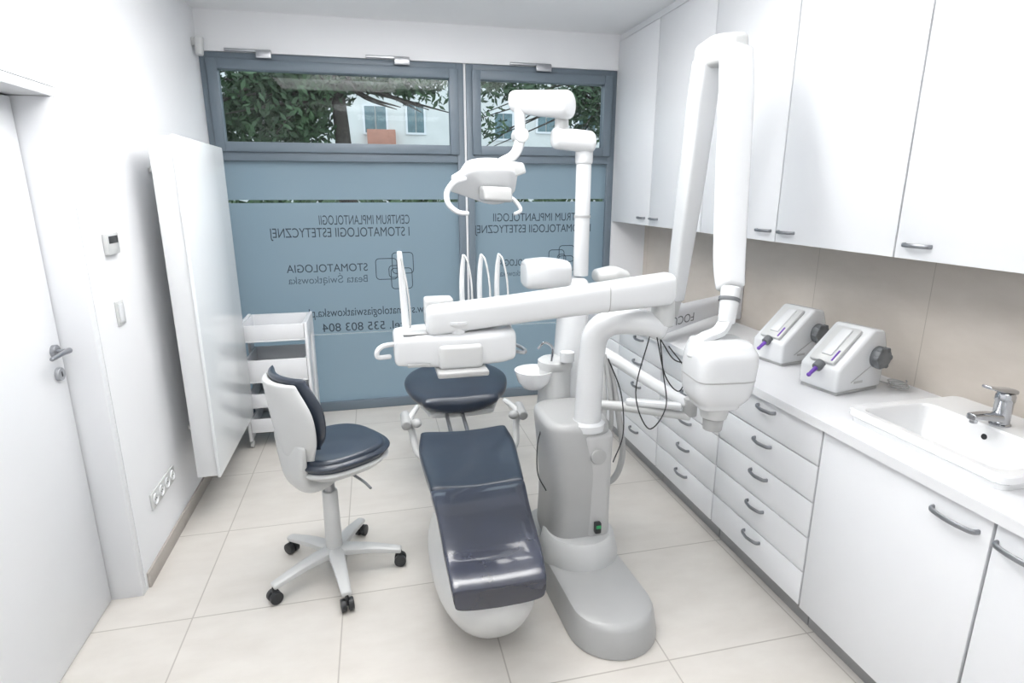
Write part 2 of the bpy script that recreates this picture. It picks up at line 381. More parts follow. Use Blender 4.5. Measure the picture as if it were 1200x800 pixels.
# ---------------------------------------------------------------- radiator
t=thing('radiator','tall flat white glass panel radiator on the left wall','radiator',(-.97,3.53,.28))
MB().bb((-.985,3.10,.275),(-.885,4.0,1.995),.005).out('body','plas',t)
MB().bb((-.884,3.09,.27),(-.868,4.01,2.0),.003).out('glass_front','radg',t)
for z in (.45,1.85):
    for y in (3.4,3.8): MB().bb((XL+.001,y-.012,z-.012),(-.985,y+.012,z+.012),.004).out('bracket','plas2',t)
b=MB(); b.cyl((XL+.06,3.93,.02),(XL+.06,3.93,.36),.012).cyl((XL+.06,3.93,.34),(-.98,3.93,.34),.012); b.out('pipe','chrome',t)
# wall items
a=P(118,274,x=XL); b=P(136,296,x=XL)
t=thing('thermostat','small white thermostat with grey display above the light switch','thermostat',(XL,(a.y+b.y)/2,b.z))
MB().bb((XL,a.y,b.z),(XL+.02,b.y,a.z),.005).out('housing','plas2',t)
MB().bb((XL+.019,a.y+.015,(a.z+b.z)/2+.002),(XL+.022,b.y-.015,a.z-.012),.001).out('display','dark',t)
a=P(133,354,x=XL); b=P(146,378,x=XL)
t=thing('light_switch','white square light switch below the thermostat','light switch',(XL,(a.y+b.y)/2,b.z))
MB().bb((XL,a.y,b.z),(XL+.009,b.y,a.z),.003).out('plate','plas2',t)
MB().bb((XL+.008,a.y+.012,b.z+.012),(XL+.014,b.y-.012,a.z-.012),.003).out('rocker','plas',t)
a=P(173,572,x=XL); b=P(205,570,x=XL)
zc=(P(173,583,x=XL).z+P(205,558,x=XL).z)/2
t=thing('socket_strip','white row of power sockets low beside the radiator','power socket',(XL,(a.y+b.y)/2,zc))
MB().bb((XL,a.y,zc-.04),(XL+.01,b.y,zc+.04),.003).out('plate','plas2',t)
for k in range(4):
    yy=a.y+(b.y-a.y)*(k+.5)/4; q=MB(); q.lathe([(.028,0),(.028,.006),(.022,.006),(.02,.001),(0,.001)],(XL+.01,yy,zc),axis=(1,0,0)); so=q.out('socket','plas',t)
    for e in (-.009,.009): MB().cyl((XL+.011,yy+e,zc),(XL+.014,yy+e,zc),.003,n=10,bev=0).out('pin_hole','dark',so)
c=P(231,53,x=XL+.03)
t=thing('motion_sensor','small white motion sensor high on the left wall','motion sensor',(XL,c.y,c.z))
MB().box((XL+.012,c.y,c.z+.02),(.024,.04,.05),.004).out('bracket','plas2',t)
MB().body([((XL+.04,c.y,c.z-.05),.022,.03),((XL+.045,c.y,c.z+.04),.028,.035)],(1,0,0),(0,1,0),r=.012).out('housing','plas2',t)
# ---------------------------------------------------------------- trolley
t=thing('trolley','small white metal trolley with shelves beside the radiator','trolley',(-.72,4.25,0))
x0,x1,y0,y1=-.90,-.50,4.04,4.44
def tray(z,h_):
    q=MB(); q.bb((x0,y0,z),(x1,y1,z+.012),.003)
    q.bb((x0,y0,z+.012),(x1,y0+.012,z+h_),.003).bb((x0,y1-.012,z+.012),(x1,y1,z+h_),.003).bb((x0,y0+.012,z+.012),(x0+.012,y1-.012,z+h_),.003).bb((x1-.012,y0+.012,z+.012),(x1,y1-.012,z+h_),.003)
    return q.out('shelf','top',t)
for z,h_ in ((.765,.115),(.48,.16),(.30,.10),(.12,.10)): tray(z,h_)
for x in (x0-.022,x1+.002):
    s_=MB(); s_.bb((x,y0-.004,.06),(x+.020,y0+.12,.885),.004).bb((x,y1-.12,.06),(x+.020,y1+.004,.885),.004).bb((x,y0+.12,.76),(x+.020,y1-.12,.885),.004); s_.out('side_frame','top',t)
    for y in (y0+.04,y1-.04): MB().cyl((x+.001,y,.03),(x+.018,y,.03),.03,n=18).out('caster','mgrey',t)
# ---------------------------------------------------------------- base cabinets
XC=1.60
def bow(mb,x,y,z,L=.13):
    mb.sweep([(x+.002,y-L/2,z),(x-.018,y-L/2+.006,z),(x-.027,y-L/2+.035,z),(x-.03,y,z),(x-.027,y+L/2-.035,z),(x-.018,y+L/2-.006,z),(x+.002,y+L/2,z)],.005,.008,p=2.6,n=10,k=5)
def base(y0,y1,label,kind,hy=None,bt=.878):
    t=thing('base_cabinet',label,'cabinet',(1.93,(y0+y1)/2,0),group='base cabinets under the worktop')
    MB().bb((XC+.02,y0+.001,.1),(XR-.01,y1-.001,bt)).out('body','carc',t)
    MB().bb((XC+.06,y0+.001,0),(XC+.08,y1-.001,.1)).out('plinth','metal',t)
    g=.003
    if kind=='door':
        d=MB().bb((XC,y0+g,.105),(XC+.019,y1-g,.88),.0015).out('door','lam',t)
        h=MB(); bow(h,XC,hy,.825,.14); h.out('handle','hmetal',d)
    else:
        n=kind; hh=(.88-.105)/n
        for k in range(n):
            z1=.88-k*hh
            d=MB().bb((XC,y0+g,z1-hh+g*2),(XC+.019,y1-g,z1),.0015).out('drawer','lam',t)
            h=MB(); bow(h,XC,(y0+y1)/2,z1-.038,.11); h.out('handle','hmetal',d)
base(.43,1.062,'white base cabinet with a single door, cut off at the lower right corner','door',.98)
base(1.065,1.70,'white base cabinet with one wide door below the sink','door',1.17,.80)
base(1.703,2.35,'white five drawer cabinet beside the sink cabinet',5)
base(2.353,2.97,'white five drawer cabinet behind the two assistant arms of the dental unit',5)
base(2.973,3.59,'white drawer cabinet third from the sink cabinet behind the hoses',5)
base(3.593,4.2,'white drawer cabinet second from the windows',5)
base(4.203,4.64,'white narrow base cabinet nearest the windows','door',4.4)
w=MB(); wz0,wz1,wx0,wx1=.885,.92,XC-.02,XR-.012; hx0,hx1,hy0,hy1=1.705,2.03,1.15,1.67
w.bb((wx0,.3,wz0),(wx1,hy0,wz1)).bb((wx0,hy1,wz0),(wx1,YB-.002,wz1)).bb((wx0,hy0,wz0),(hx0,hy1,wz1)).bb((hx1,hy0,wz0),(wx1,hy1,wz1))
bmesh.ops.remove_doubles(w.bm,verts=w.bm.verts,dist=.0001)
seen={}
for f_ in list(w.bm.faces):
    key=tuple(round(c_,3) for c_ in f_.calc_center_median())
    if key in seen and abs(f_.normal.z)<.5: bmesh.ops.delete(w.bm,geom=[f_,seen[key]],context='FACES_ONLY') if seen[key].is_valid else None
    else: seen[key]=f_
tag(w.out('worktop','top'),'long white worktop along the right wall','worktop')
# upper cabinets
XU=1.95
ul=['white upper cabinet above the near end of the worktop','white tall upper cabinet above the sink','white tall upper cabinet above the near mixing machine','white tall upper cabinet above the far mixing machine','white tall upper cabinet behind the x-ray arms','white tall upper cabinet touching the window wall']
for k,(y0,hy) in enumerate(((.46,1.06),(1.16,1.76),(1.86,2.48),(2.56,2.65),(3.26,3.88),(3.96,4.08))):
    y1=y0+.698 if k<5 else 4.645
    t=thing('upper_cabinet',ul[k],'cabinet',(2.1,(y0+y1)/2,1.5),group='upper cabinets')
    MB().bb((XU+.02,y0,1.505),(XR-.013,y1,2.87)).out('body','carc',t)
    d=MB().bb((XU,y0+.003,1.5),(XU+.019,y1-.003,2.868),.0015).out('door','lam',t)
    h=MB(); bow(h,XU,hy,1.552,.11); h.out('handle','hmetal',d)
struct(MB().bb((XU+.012,.46,2.877),(XR,YB,H-.001)),'trim_2','lam','white filler strip between upper cabinets and ceiling','trim')
# ---------------------------------------------------------------- sink and faucet
t=thing('sink','white rectangular ceramic sink set on the worktop','sink',(1.94,1.42,.92))
sx0,sx1,sy0,sy1=1.68,2.2,1.12,1.70
def rrect(x0,x1,y0,y1,r,z,k=6):
    o=[]
    for cx_,cy_,a0 in ((x1-r,y1-r,0),(x0+r,y1-r,90),(x0+r,y0+r,180),(x1-r,y0+r,270)):
        for j in range(k+1):
            a=R(a0+90*j/k); o.append(V3((cx_+r*math.cos(a),cy_+r*math.sin(a),z)))
    return o
q=MB(); bx0,bx1,by0,by1=sx0+.035,sx1-.19,sy0+.04,sy1-.04
q.loft([rrect(bx0+.022,bx1+.008,by0+.012,by1-.012,.03,.835),rrect(bx0+.0,bx1+.012,by0-.0,by1+.0,.03,.9),rrect(sx0+.012,sx1-.012,sy0+.012,sy1-.012,.03,.9205),rrect(sx0+.010,sx1-.010,sy0+.010,sy1-.010,.032,.938),rrect(sx0,sx1,sy0,sy1,.035,.946),rrect(sx0,sx1,sy0,sy1,.035,.966),rrect(sx0+.005,sx1-.005,sy0+.005,sy1-.005,.032,.971),
 rrect(bx0-.004,bx1+.004,by0-.004,by1+.004,.04,.970),rrect(bx0+.002,bx1-.002,by0+.002,by1-.002,.04,.963),rrect(bx0+.012,bx1-.008,by0+.012,by1-.012,.045,.90),rrect(bx0+.035,bx1-.03,by0+.035,by1-.035,.05,.850),rrect(bx0+.07,bx1-.07,by0+.07,by1-.07,.05,.842)])
q.out('basin','ceramic',t)
MB().lathe([(0,0),(.022,0),(.022,.003),(.012,.004),(0,.003)],((bx0+bx1)/2,1.42,.8425)).out('drain','chrome',t)
fx,fy=2.06,1.43
MB().lathe([(.010,0),(.010,.0015),(0,.0015)],(bx1-.0055,fy,.93),n=16,axis=(-1,0,.12)).out('overflow_hole','dark',t)
t=thing('faucet','chrome single lever tap on the sink','tap',(fx,fy,.969))
MB().lathe([(.031,0),(.031,.006),(.027,.01),(.027,.085),(.029,.09),(.029,.108),(.024,.118),(0,.119)],(fx,fy,.968)).out('body','chrome',t)
MB().sweep([(fx-.01,fy,.995),(fx-.07,fy,1.007),(fx-.13,fy,1.010)],[.024,.020,.017],[.018,.014,.012],p=3.5,cap=.004).cyl((fx-.118,fy,1.005),(fx-.118,fy,.99),.012).out('spout','chrome',t)
MB().sweep([(fx+.02,fy,1.09),(fx-.04,fy,1.10),(fx-.09,fy,1.113)],[.025,.021,.017],[.009,.007,.006],p=3.5,cap=.003).out('lever','chrome',t)
# ---------------------------------------------------------------- mixing machines
def mixer(label,loc,rz):
    t=thing('mixing_machine',label,'mixing machine',(0,0,0),group='mixing machines on the worktop')
    MB().prism([(-.13,.012),(.14,.012),(.155,.18),(.125,.26),(.055,.27),(-.13,.11)],-.095,.095,.014,3).out('housing','plas',t)
    MB().bb((-.12,-.088,0),(.13,.088,.014),.004).out('base','lgrey',t)
    rot=Matrix.Rotation(-math.atan2(.16,.185),4,'Y')
    c=V3((-.045,0,.192)); MB().box(c,(.20,.12,.022),.009,rot=rot).out('cover','plas2',t)
    MB().box(c+V3((.0,-.005,.014)),(.15,.05,.016),.006,rot=rot).out('latch','plas',t)
    MB().box((.02,-.0955,.09),(.16,.002,.004),0,rot=Matrix.Rotation(-.5,4,'Y')).out('seam','lgrey',t)
    MB().box((-.005,-.0955,.05),(.05,.002,.010),0).out('badge','lgrey',t)
    MB().cyl((-.12,0,.12),(-.145,0,.105),.022,.02).out('nozzle_socket','grey',t)
    MB().cyl((-.14,0,.108),(-.185,0,.078),.010,.007,n=14).ball((-.185,0,.078),.009).out('mixing_tip','purple',t)
    MB().sweep([(-.118,-.045,.142),(-.075,-.045,.18)],.0045,n=8).out('guide_rod','purple',t)
    w_=MB(); w_.cyl((.09,-.093,.15),(.09,-.125,.15),.047,.044,n=28,bev=.005)
    for k in range(6):
        a=R(60*k); w_.cyl((.09+.038*math.cos(a),-.112,.15+.038*math.sin(a)),(.09+.038*math.cos(a),-.128,.15+.038*math.sin(a)),.012,n=12,bev=.002)
    w_.out('hand_wheel','grey',t)
    t.location=loc; t.rotation_euler=(0,0,rz); return t
mixer('white mixing machine with purple tip nearest the sink',(1.935,2.02,.92),R(10))
mixer('white mixing machine with purple tip farther from the sink',(1.995,2.44,.92),R(10))
c=V3((2.15,1.92,.925)); q=[]
for k in range(60): q.append(c+V3((.03*math.cos(k*.42)+.01*math.sin(k*.1),.035*math.sin(k*.42),.004+.0006*k)))
tag(MB().sweep([(2.10,2.06,.94)]+q,.003,n=6,smooth=False).out('power_cord','lgrey'),'coiled pale power cord behind the near mixing machine','cord')
# ---------------------------------------------------------------- stool
ROTS=32
t=thing('rolling_stool','navy rolling stool with white shell back and five legs','stool',(0,0,0))
MB().lathe([(0,.075),(.045,.075),(.05,.085),(.05,.12),(.035,.135),(0,.136)],(0,0,0)).out('hub','plas2',t)
for wa in (214,282,356,68,138):
    a=R(wa-ROTS); dx,dy=math.cos(a),math.sin(a)
    l=MB().sweep([(dx*.03,dy*.03,.115),(dx*.16,dy*.16,.105),(dx*.30,dy*.30,.082)],[.038,.03,.022],[.024,.020,.014],p=3,cap=.006).out('leg','plas2',t)
    k=MB(); nx,ny=-dy,dx
    for s_ in (-1,1):
        cx_,cy_=dx*.30+nx*.016*s_,dy*.30+ny*.016*s_
        k.cyl((cx_-nx*.008,cy_-ny*.008,.029),(cx_+nx*.008,cy_+ny*.008,.029),.028,n=20)
    k.cyl((dx*.30,dy*.30,.03),(dx*.30,dy*.30,.075),.009,n=10).box((dx*.3,dy*.3,.045),(.02,.02,.03),.004)
    k.out('caster','dark',l)
MB().cyl((0,0,.13),(0,0,.42),.038,.034).out('column','plas2',t)
MB().cyl((0,0,.42),(0,0,.53),.024).out('gas_spring','metal',t)
ox,oz=.05,.035
MB().body([((ox,0,.48+oz),.10,.10),((ox,0,.505+oz),.17,.16),((ox,0,.545+oz),.215,.205)],(1,0,0),(0,1,0),r=.012,p=2.8).out('seat_shell','plas2',t)
MB().body([((ox,0,.562+oz),.205,.195),((ox,0,.585+oz),.225,.212),((ox-.005,0,.60+oz),.205,.198)],(1,0,0),(0,1,0),r=.02,p=2.7).out('seat','navy',t)
MB().sweep([(.06,0,.53),(-.05,0,.50),(-.13,0,.52),(-.155,0,.60),(-.16,0,.72)],[.06,.07,.085,.11,.14],[.035,.04,.036,.026,.02],p=3,n=24,up=(0,0,1),cap=.01).out('back_bracket','plas2',t)
MB().body([((-.165,0,.66),.13,.018),((-.175,0,.76),.185,.022),((-.19,0,.88),.195,.022),((-.215,0,.985),.14,.018)],(0,1,0),(1,0,0),r=.014,p=2.4,dish=.045).out('back_shell','plas2',t)
MB().body([((-.132,0,.70),.12,.016),((-.14,0,.78),.19,.022),((-.155,0,.90),.21,.022),((-.185,0,1.005),.155,.018)],(0,1,0),(1,0,0),r=.016,p=2.4,dish=.05).out('back_cushion','navy',t)
MB().sweep([(.05,-.1,.53),(.06,-.2,.52),(.06,-.26,.51)],.006,n=8,cap=.003).out('lever','grey',t)
t.location=(-.265,2.527,0); t.rotation_euler=(0,0,R(ROTS))
# ---------------------------------------------------------------- dental chair
t=thing('dental_chair','reclined navy dental chair with glossy covered leg rest','dental chair',(.40,2.3,0))
def cx(y): return .355+.04*(y-1.7)
MB().body([((.38,2.28,.02),.14,.36),((.365,2.22,.12),.19,.42),((.36,2.16,.25),.21,.455),((.37,2.14,.37),.175,.44)],(1,0,0),(0,1,0),r=.015,p=2.4).out('underbody','plas2',t)
MB().body([((cx(1.75),1.76,.355),.13,.03),((cx(2.0),2.0,.395),.165,.04),((cx(2.3),2.3,.43),.195,.04),((cx(2.8),2.8,.44),.21,.035)],(1,0,0),(0,0,1),r=.02,p=3).out('seat_shell','plas2',t)
MB().body([((cx(1.70),1.685,.38),.160,.028),((cx(1.72),1.70,.41),.168,.026),((cx(1.85),1.83,.443),.18,.026),((cx(2.05),2.05,.47),.19,.026),((cx(2.24),2.24,.484),.207,.030)],(1,0,0),(0,0,1),r=.012,p=5.5,dish=.010).out('leg_rest','film',t)
MB().body([((cx(2.26),2.26,.482),.206,.031),((cx(2.45),2.45,.478),.225,.034),((cx(2.65),2.65,.482),.24,.034),((cx(2.78),2.80,.50),.225,.032)],(1,0,0),(0,0,1),r=.016,p=4.5,dish=.022).out('seat','navy',t)
for s_ in (-.06,.03): MB().cyl((cx(2.8)+s_,2.72,.47),(cx(2.9)+s_,3.1,.52),.011).out('hinge_rod','metal',t)
MB().body([((.425,3.08,.575),.22,.05),((.43,3.18,.585),.28,.055),((.435,3.35,.60),.31,.055),((.44,3.5,.61),.27,.045),((.45,3.60,.62),.18,.04)],(1,0,0),(0,0,1),r=.035,p=2.6,dish=.03).out('backrest','navy',t)
MB().body([((.43,3.10,.52),.19,.025),((.44,3.3,.54),.24,.03),((.45,3.6,.57),.15,.025)],(1,0,0),(0,0,1),r=.02,p=3).out('backrest_shell','plas2',t)
MB().body([((.45,3.69,.64),.12,.035),((.45,3.8,.65),.14,.04),((.45,3.9,.66),.12,.035)],(1,0,0),(0,0,1),r=.03,p=2.5).out('headrest','navy',t)
for s_ in (-1,1):
    c=.41
    ar=MB().sweep([(c+s_*.19,2.70,.43),(c+s_*.255,2.76,.45),(c+s_*.275,2.83,.53),(c+s_*.285,2.85,.60),(c+s_*.24,2.95,.63)],[.016,.018,.018,.018,.014],n=14,cap=.006).out('armrest','plas2',t)
    k=MB(); k.cyl((c+s_*.305,2.79,.595),(c+s_*.305,2.90,.61),.026,bev=.008).ball((c+s_*.255,2.80,.60),(.028,.028,.024)); k.out('knob','lgrey',ar)
# ---------------------------------------------------------------- dental unit
t=thing('dental_unit','grey and white dental unit pedestal with spittoon beside the chair','dental unit',(.86,2.1,0))
def stad(cx_,y0,y1,r,z,n=16):
    o=[]
    for j in range(n+1): a=R(180+180*j/n); o.append(V3((cx_+r*math.cos(a),y0+r*math.sin(a),z)))
    for j in range(n+1): a=R(180*j/n); o.append(V3((cx_-.03+r*math.cos(a),y1+r*math.sin(a),z)))
    return o
MB().loft([stad(.86,1.885,2.5,.185,.003),stad(.86,1.885,2.5,.185,.02),stad(.86,1.89,2.5,.172,.105),stad(.86,1.895,2.5,.165,.122),stad(.86,1.90,2.5,.15,.13)]).out('foot','lgrey',t)
MB().lathe([(.185,.0),(.185,.015),(.165,.10),(.15,.118),(0,.12)],(.845,2.26,.12)).out('collar','plas2',t)
MB().body([((.840,2.35,.2),.145,.175),((.840,2.35,.4),.136,.18),((.835,2.36,.6),.142,.19),((.83,2.37,.74),.15,.185)],(1,0,0),(0,1,0),r=.035,p=3.6).out('column','lgrey',t)
MB().body([((.905,2.27,.235),.068,.10),((.905,2.27,.45),.066,.102),((.90,2.275,.71),.076,.105)],(1,0,0),(0,1,0),r=.012,p=4).out('front_panel','mgrey',t)
MB().lathe([(.078,0),(.078,.03),(.062,.04),(0,.041)],(.868,2.25,.735)).out('arm_socket','plas',t)
MB().cyl((.895,2.172,.63),(.895,2.162,.63),.035,n=28).out('emblem_disc','lgrey',t)
MB().bb((.885,2.145,.262),(.915,2.172,.315),.006).out('switch','dark',t)
MB().bb((.889,2.141,.29),(.911,2.148,.305),.002).out('switch_light','green',t)
MB().sweep([(.868,2.25,.74),(.872,2.25,.9),(.878,2.25,1.06),(.89,2.24,1.16),(.94,2.21,1.215),(1.02,2.17,1.225),(1.09,2.14,1.215),(1.13,2.13,1.20)],[.060,.058,.056,.056,.056,.054,.052,.052],n=24,cap=.02).out('support_arm','plas',t)
MB().body([((.93,2.68,.62),.10,.12),((.94,2.70,.95),.08,.10),((.95,2.72,1.2),.07,.085),((.95,2.73,1.3),.075,.085)],(1,0,0),(0,1,0),r=.03,p=2.6).out('tower','plas',t)
MB().body([((.715,2.70,1.36),.070,.085),((.80,2.70,1.362),.074,.09),((.90,2.72,1.355),.066,.08)],(0,0,1),(0,1,0),r=.025,p=3.4).out('water_unit','plas',t)
MB().body([((1.10,2.76,1.33),.035,.06),((1.17,2.74,1.335),.045,.065),((1.23,2.74,1.325),.035,.05)],(0,0,1),(0,1,0),r=.02,p=2.6).out('side_module','plas2',t)
MB().lathe([(.085,0),(.09,.03),(.082,.15),(.078,.26),(.085,.27),(.085,.30),(.07,.31),(0,.31)],(.835,2.63,.64)).out('spittoon_column','plas2',t)
MB().lathe([(.02,0),(.05,.01),(.08,.045),(.092,.085),(.096,.10),(.089,.10),(.08,.08),(.05,.04),(.015,.034),(0,.034)],(.725,2.62,.80)).out('spittoon_bowl','ceramic',t)
MB().sweep([(.80,2.58,.94),(.80,2.56,1.02),(.76,2.56,1.05),(.73,2.57,1.02)],.006,n=8).out('cup_filler','chrome',t)
MB().lathe([(.025,0),(.034,.004),(.034,.05),(0,.052)],(.87,2.55,.95)).out('cup_rest','plas',t)
a=MB().sweep([(1.0,2.66,1.0),(1.10,2.62,.955),(1.25,2.47,.86),(1.41,2.32,.765)],[.028,.030,.03,.026],n=18,cap=.012).out('assistant_arm','plas',t)
MB().cyl((1.41,2.32,.72),(1.41,2.32,.80),.033).out('joint','lgrey',a)
a=MB().sweep([(.96,2.5,.745),(1.12,2.44,.74),(1.40,2.31,.715)],[.022,.024,.02],n=16,cap=.01).out('assistant_arm','plas2',t)
q=MB(); q.box((1.25,2.38,.765),(.26,.05,.03),.01,rot=Matrix.Rotation(R(-27),4,'Z')); q.out('instrument_holder','plas',a)
for k,(pts,r,m) in enumerate([
 ([(1.1,2.6,.93),(1.13,2.58,.8),(1.15,2.52,.6),(1.16,2.5,.45),(1.12,2.5,.33),(1.02,2.5,.3),(.95,2.48,.34)],.016,'lgrey'),
 ([(1.04,2.62,1.0),(1.07,2.58,.85),(1.07,2.55,.65),(1.0,2.5,.5)],.014,'plas2'),
 ([(1.08,2.6,.96),(1.1,2.56,.8),(1.1,2.52,.62),(1.05,2.5,.48),(.96,2.48,.42)],.012,'lgrey')]):
    MB().sweep(pts,r,n=10,k=8).out('hose',m,t)
for pts in ([(1.1,2.1,1.17),(1.15,2.1,1.0),(1.23,2.12,.92),(1.27,2.15,1.0),(1.21,2.2,1.1)],[(1.08,2.12,1.18),(1.03,2.12,.93),(1.1,2.12,.76),(1.19,2.15,.84),(1.18,2.18,1.0),(1.14,2.15,1.16)],[(1.12,2.11,1.16),(1.2,2.12,1.06),(1.31,2.15,1.04),(1.34,2.2,1.08)],[(.95,2.24,1.05),(1.0,2.2,.9),(1.01,2.18,.72),(.96,2.16,.6)],[(.70,2.3,.42),(.665,2.32,.5),(.67,2.35,.62),(.69,2.36,.7)]):
    MB().sweep(pts,.0028,n=7,k=8).out('cable','dark',t)
# ---------------------------------------------------------------- instrument arm (delivery)
t=thing('instrument_arm','white jointed arm carrying the dental instrument tray above the chair','instrument arm',(1.13,2.13,1.2))
MB().cyl((1.135,2.13,1.22),(1.135,2.13,1.31),.05,.045,bev=.01).out('pivot','plas2',t)
MB().body([((.19,2.06,1.296),.054,.05),((.5,2.07,1.322),.053,.052),((.85,2.09,1.348),.058,.056),((1.125,2.10,1.369),.064,.06)],(0,0,1),(0,1,0),r=.028,p=3.4).out('arm','plas',t)
MB().body([((.862,2.09,1.3485),.0585,.0565),((.865,2.09,1.3485),.0585,.0565)],(0,0,1),(0,1,0),r=.0005,p=3.4).out('arm_seam','lgrey',t)
MB().lathe([(.05,0),(.052,.01),(.04,.03),(.03,.055),(.034,.085),(.05,.10),(.05,.11)],(.275,2.05,1.185)).out('front_pivot','plas',t)
MB().body([((.065,2.12,1.19),.056,.10),((.15,2.12,1.19),.062,.115),((.26,2.12,1.187),.064,.12),((.42,2.12,1.19),.064,.115),((.475,2.12,1.192),.060,.10)],(0,0,1),(0,1,0),r=.018,p=6).out('tray_housing','plas',t)
MB().bb((.20,1.985,1.125),(.36,2.03,1.215),.016,4).out('front_cover','plas2',t)
MB().bb((.19,1.95,1.105),(.375,2.1,1.128),.008,3).out('underside_lip','lgrey',t)
MB().bb((.09,1.997,1.14),(.17,2.003,1.152),.002).out('keypad','lgrey',t)
MB().bb((.08,2.03,1.2515),(.20,2.1,1.2545),.001).out('control_panel','lgrey',t)
MB().sweep([(.055,2.06,1.215),(.01,2.04,1.215),(-.012,2.03,1.20),(-.01,2.03,1.178),(.03,2.05,1.172)],.009,n=12,cap=.004).out('handle','plas',t)
MB().sweep([(.47,2.1,1.16),(.53,2.07,1.15),(.545,2.12,1.15),(.52,2.2,1.15),(.46,2.2,1.15)],.007,n=10).out('tray_holder','metal',t)
MB().bb((.17,2.16,1.25),(.28,2.24,1.355),.012,3).out('instrument_block','plas2',t)
MB().body([((.10,2.22,1.22),.015,.017),((.095,2.24,1.38),.013,.014),((.09,2.26,1.52),.010,.010)],(1,0,0),(0,1,0),r=.006,p=3.5).out('whip_arm','plas',t)
MB().sweep([(.095,2.25,1.5),(.11,2.2,1.4),(.115,2.16,1.3),(.11,2.15,1.24)],.004,n=8).out('instrument_hose','lgrey',t)
for x in (.325,.395,.465):
    MB().sweep([(x,2.24,1.25),(x-.001,2.245,1.38),(x+.004,2.25,1.46),(x+.010,2.25,1.505)],[.010,.010,.009,.007],[.013,.012,.010,.008],n=14,cap=.004,p=3).out('whip_arm','plas',t)
    MB().sweep([(x+.010,2.245,1.505),(x+.020,2.22,1.485),(x+.025,2.17,1.41),(x+.022,2.13,1.30)],.004,n=8).out('instrument_hose','lgrey',t)
    MB().cyl((x+.02,2.12,1.24),(x+.022,2.12,1.34),.010,.008,n=14).out('handpiece','plas2',t)
# ---------------------------------------------------------------- operating light
t=thing('operating_light','white jointed operating lamp in front of the right window','operating light',(.995,2.74,1.36))
MB().cyl((.995,2.74,1.34),(.995,2.74,1.9),.038,.036,n=28).out('pole','plas',t)
MB().lathe([(.040,0),(.040,.012),(0,.013)],(.995,2.74,1.62)).out('pole_ring','lgrey',t)
MB().cyl((.995,2.74,1.88),(.995,2.74,1.96),.042,bev=.012).body([((1.01,2.72,1.97),.05,.05),((.86,2.74,1.985),.05,.05)],(0,0,1),(0,1,0),r=.025,p=2.2).out('lower_joint','plas',t)
MB().cyl((.88,2.74,2.02),(.88,2.74,2.09),.034,.03).out('riser','plas2',t)
MB().body([((.885,2.68,2.125),.062,.062),((.78,2.78,2.14),.058,.058),((.69,2.86,2.155),.05,.05)],(0,0,1),(.72,.69,0),r=.02,p=2.2,smooth=3).out('upper_arm','plas',t)
MB().sweep([(.70,2.83,2.12),(.70,2.82,2.04),(.695,2.81,1.97),(.665,2.80,1.91),(.60,2.79,1.875)],[.026,.024,.024,.024,.022],[.032,.030,.028,.028,.024],n=20,p=3,cap=.008).out('drop_arm','plas',t)
MB().cyl((.70,2.78,2.0),(.70,2.86,2.0),.034,n=24).out('drop_joint','plas2',t)
MB().body([((.37,2.77,1.78),.040,.020),((.45,2.775,1.79),.080,.030),((.55,2.78,1.78),.105,.034),((.63,2.78,1.78),.095,.03),((.665,2.79,1.79),.055,.022)],(0,-.6,.8),(0,.8,.6),r=.010,p=5).out('lamp_head','plas',t)
MB().body([((.50,2.70,1.735),.07,.036),((.61,2.70,1.73),.065,.036)],(0,1,0),(0,.3,.95),r=.012,p=5).out('reflector','lgrey',t)
MB().prism([(.50,1.84),(.58,1.885),(.70,1.875),(.715,1.83),(.66,1.81),(.55,1.80)],2.74,2.80,.01,3).out('joint_cover','plas2',t)
MB().sweep([(.42,2.72,1.80),(.365,2.70,1.785),(.33,2.69,1.74),(.335,2.68,1.69),(.375,2.67,1.655),(.42,2.67,1.648)],[.008,.010,.010,.010,.009,.008],[.009,.012,.013,.012,.011,.009],n=14,p=3,cap=.006).out('handle','plas',t)
MB().sweep([(.60,2.74,1.74),(.65,2.70,1.70),(.67,2.68,1.66),(.64,2.67,1.645)],[.009,.010,.009,.008],n=14,cap=.006).out('handle','plas',t)
MB().sweep([(.41,2.78,1.83),(.45,2.79,1.87),(.52,2.79,1.88),(.58,2.79,1.88)],[.010,.014,.016,.016],n=12,cap=.006).out('yoke','plas2',t)
# ---------------------------------------------------------------- x-ray machine
t=thing('x_ray_machine','white wall mounted x-ray machine with tall folded arms','x-ray machine',(2.25,3.3,1.15))
MB().bb((2.215,3.2,.95),(2.258,3.4,1.29),.01,3).out('wall_plate','plas',t)
XX=(V3((1.8,3.05,0))-V3((1.47,2.86,0))).normalized(); FN=V3((XX.y,-XX.x,0))
hb=MB().body([((2.2,3.28,1.05),.05,.045),((1.8,3.05,1.045),.06,.05),((1.47,2.86,1.035),.07,.05)],(0,0,1),FN,r=.035,p=4).out('horizontal_arm','top',t)
o0=V3((1.47,2.86,1.062))+FN*.0525
text('FOCUS','lettering','grey',hb,o0+XX*.34,-XX,(0,0,-1),.28,.05)
MB().cyl((1.60,2.92,1.08),(1.60,2.88,1.20),.045,.045,bev=.012).out('arm_base','plas2',t)
MB().sweep([(1.60,2.87,1.18),(1.588,2.82,1.45),(1.564,2.73,1.80),(1.535,2.64,2.15),(1.52,2.60,2.31)],[.036,.044,.050,.054,.050],[.045,.055,.058,.058,.055],p=6,n=36,up=(0,1,0),k=4,cap=.015).out('rear_arm','plas',t)
MB().sweep([(1.565,2.44,2.32),(1.525,2.35,2.12),(1.45,2.21,1.80),(1.37,2.06,1.5),(1.34,1.99,1.39)],[.056,.057,.053,.048,.042],[.055,.058,.056,.05,.045],p=6,n=36,up=(0,1,0),k=4,cap=.015).out('front_arm','plas',t)
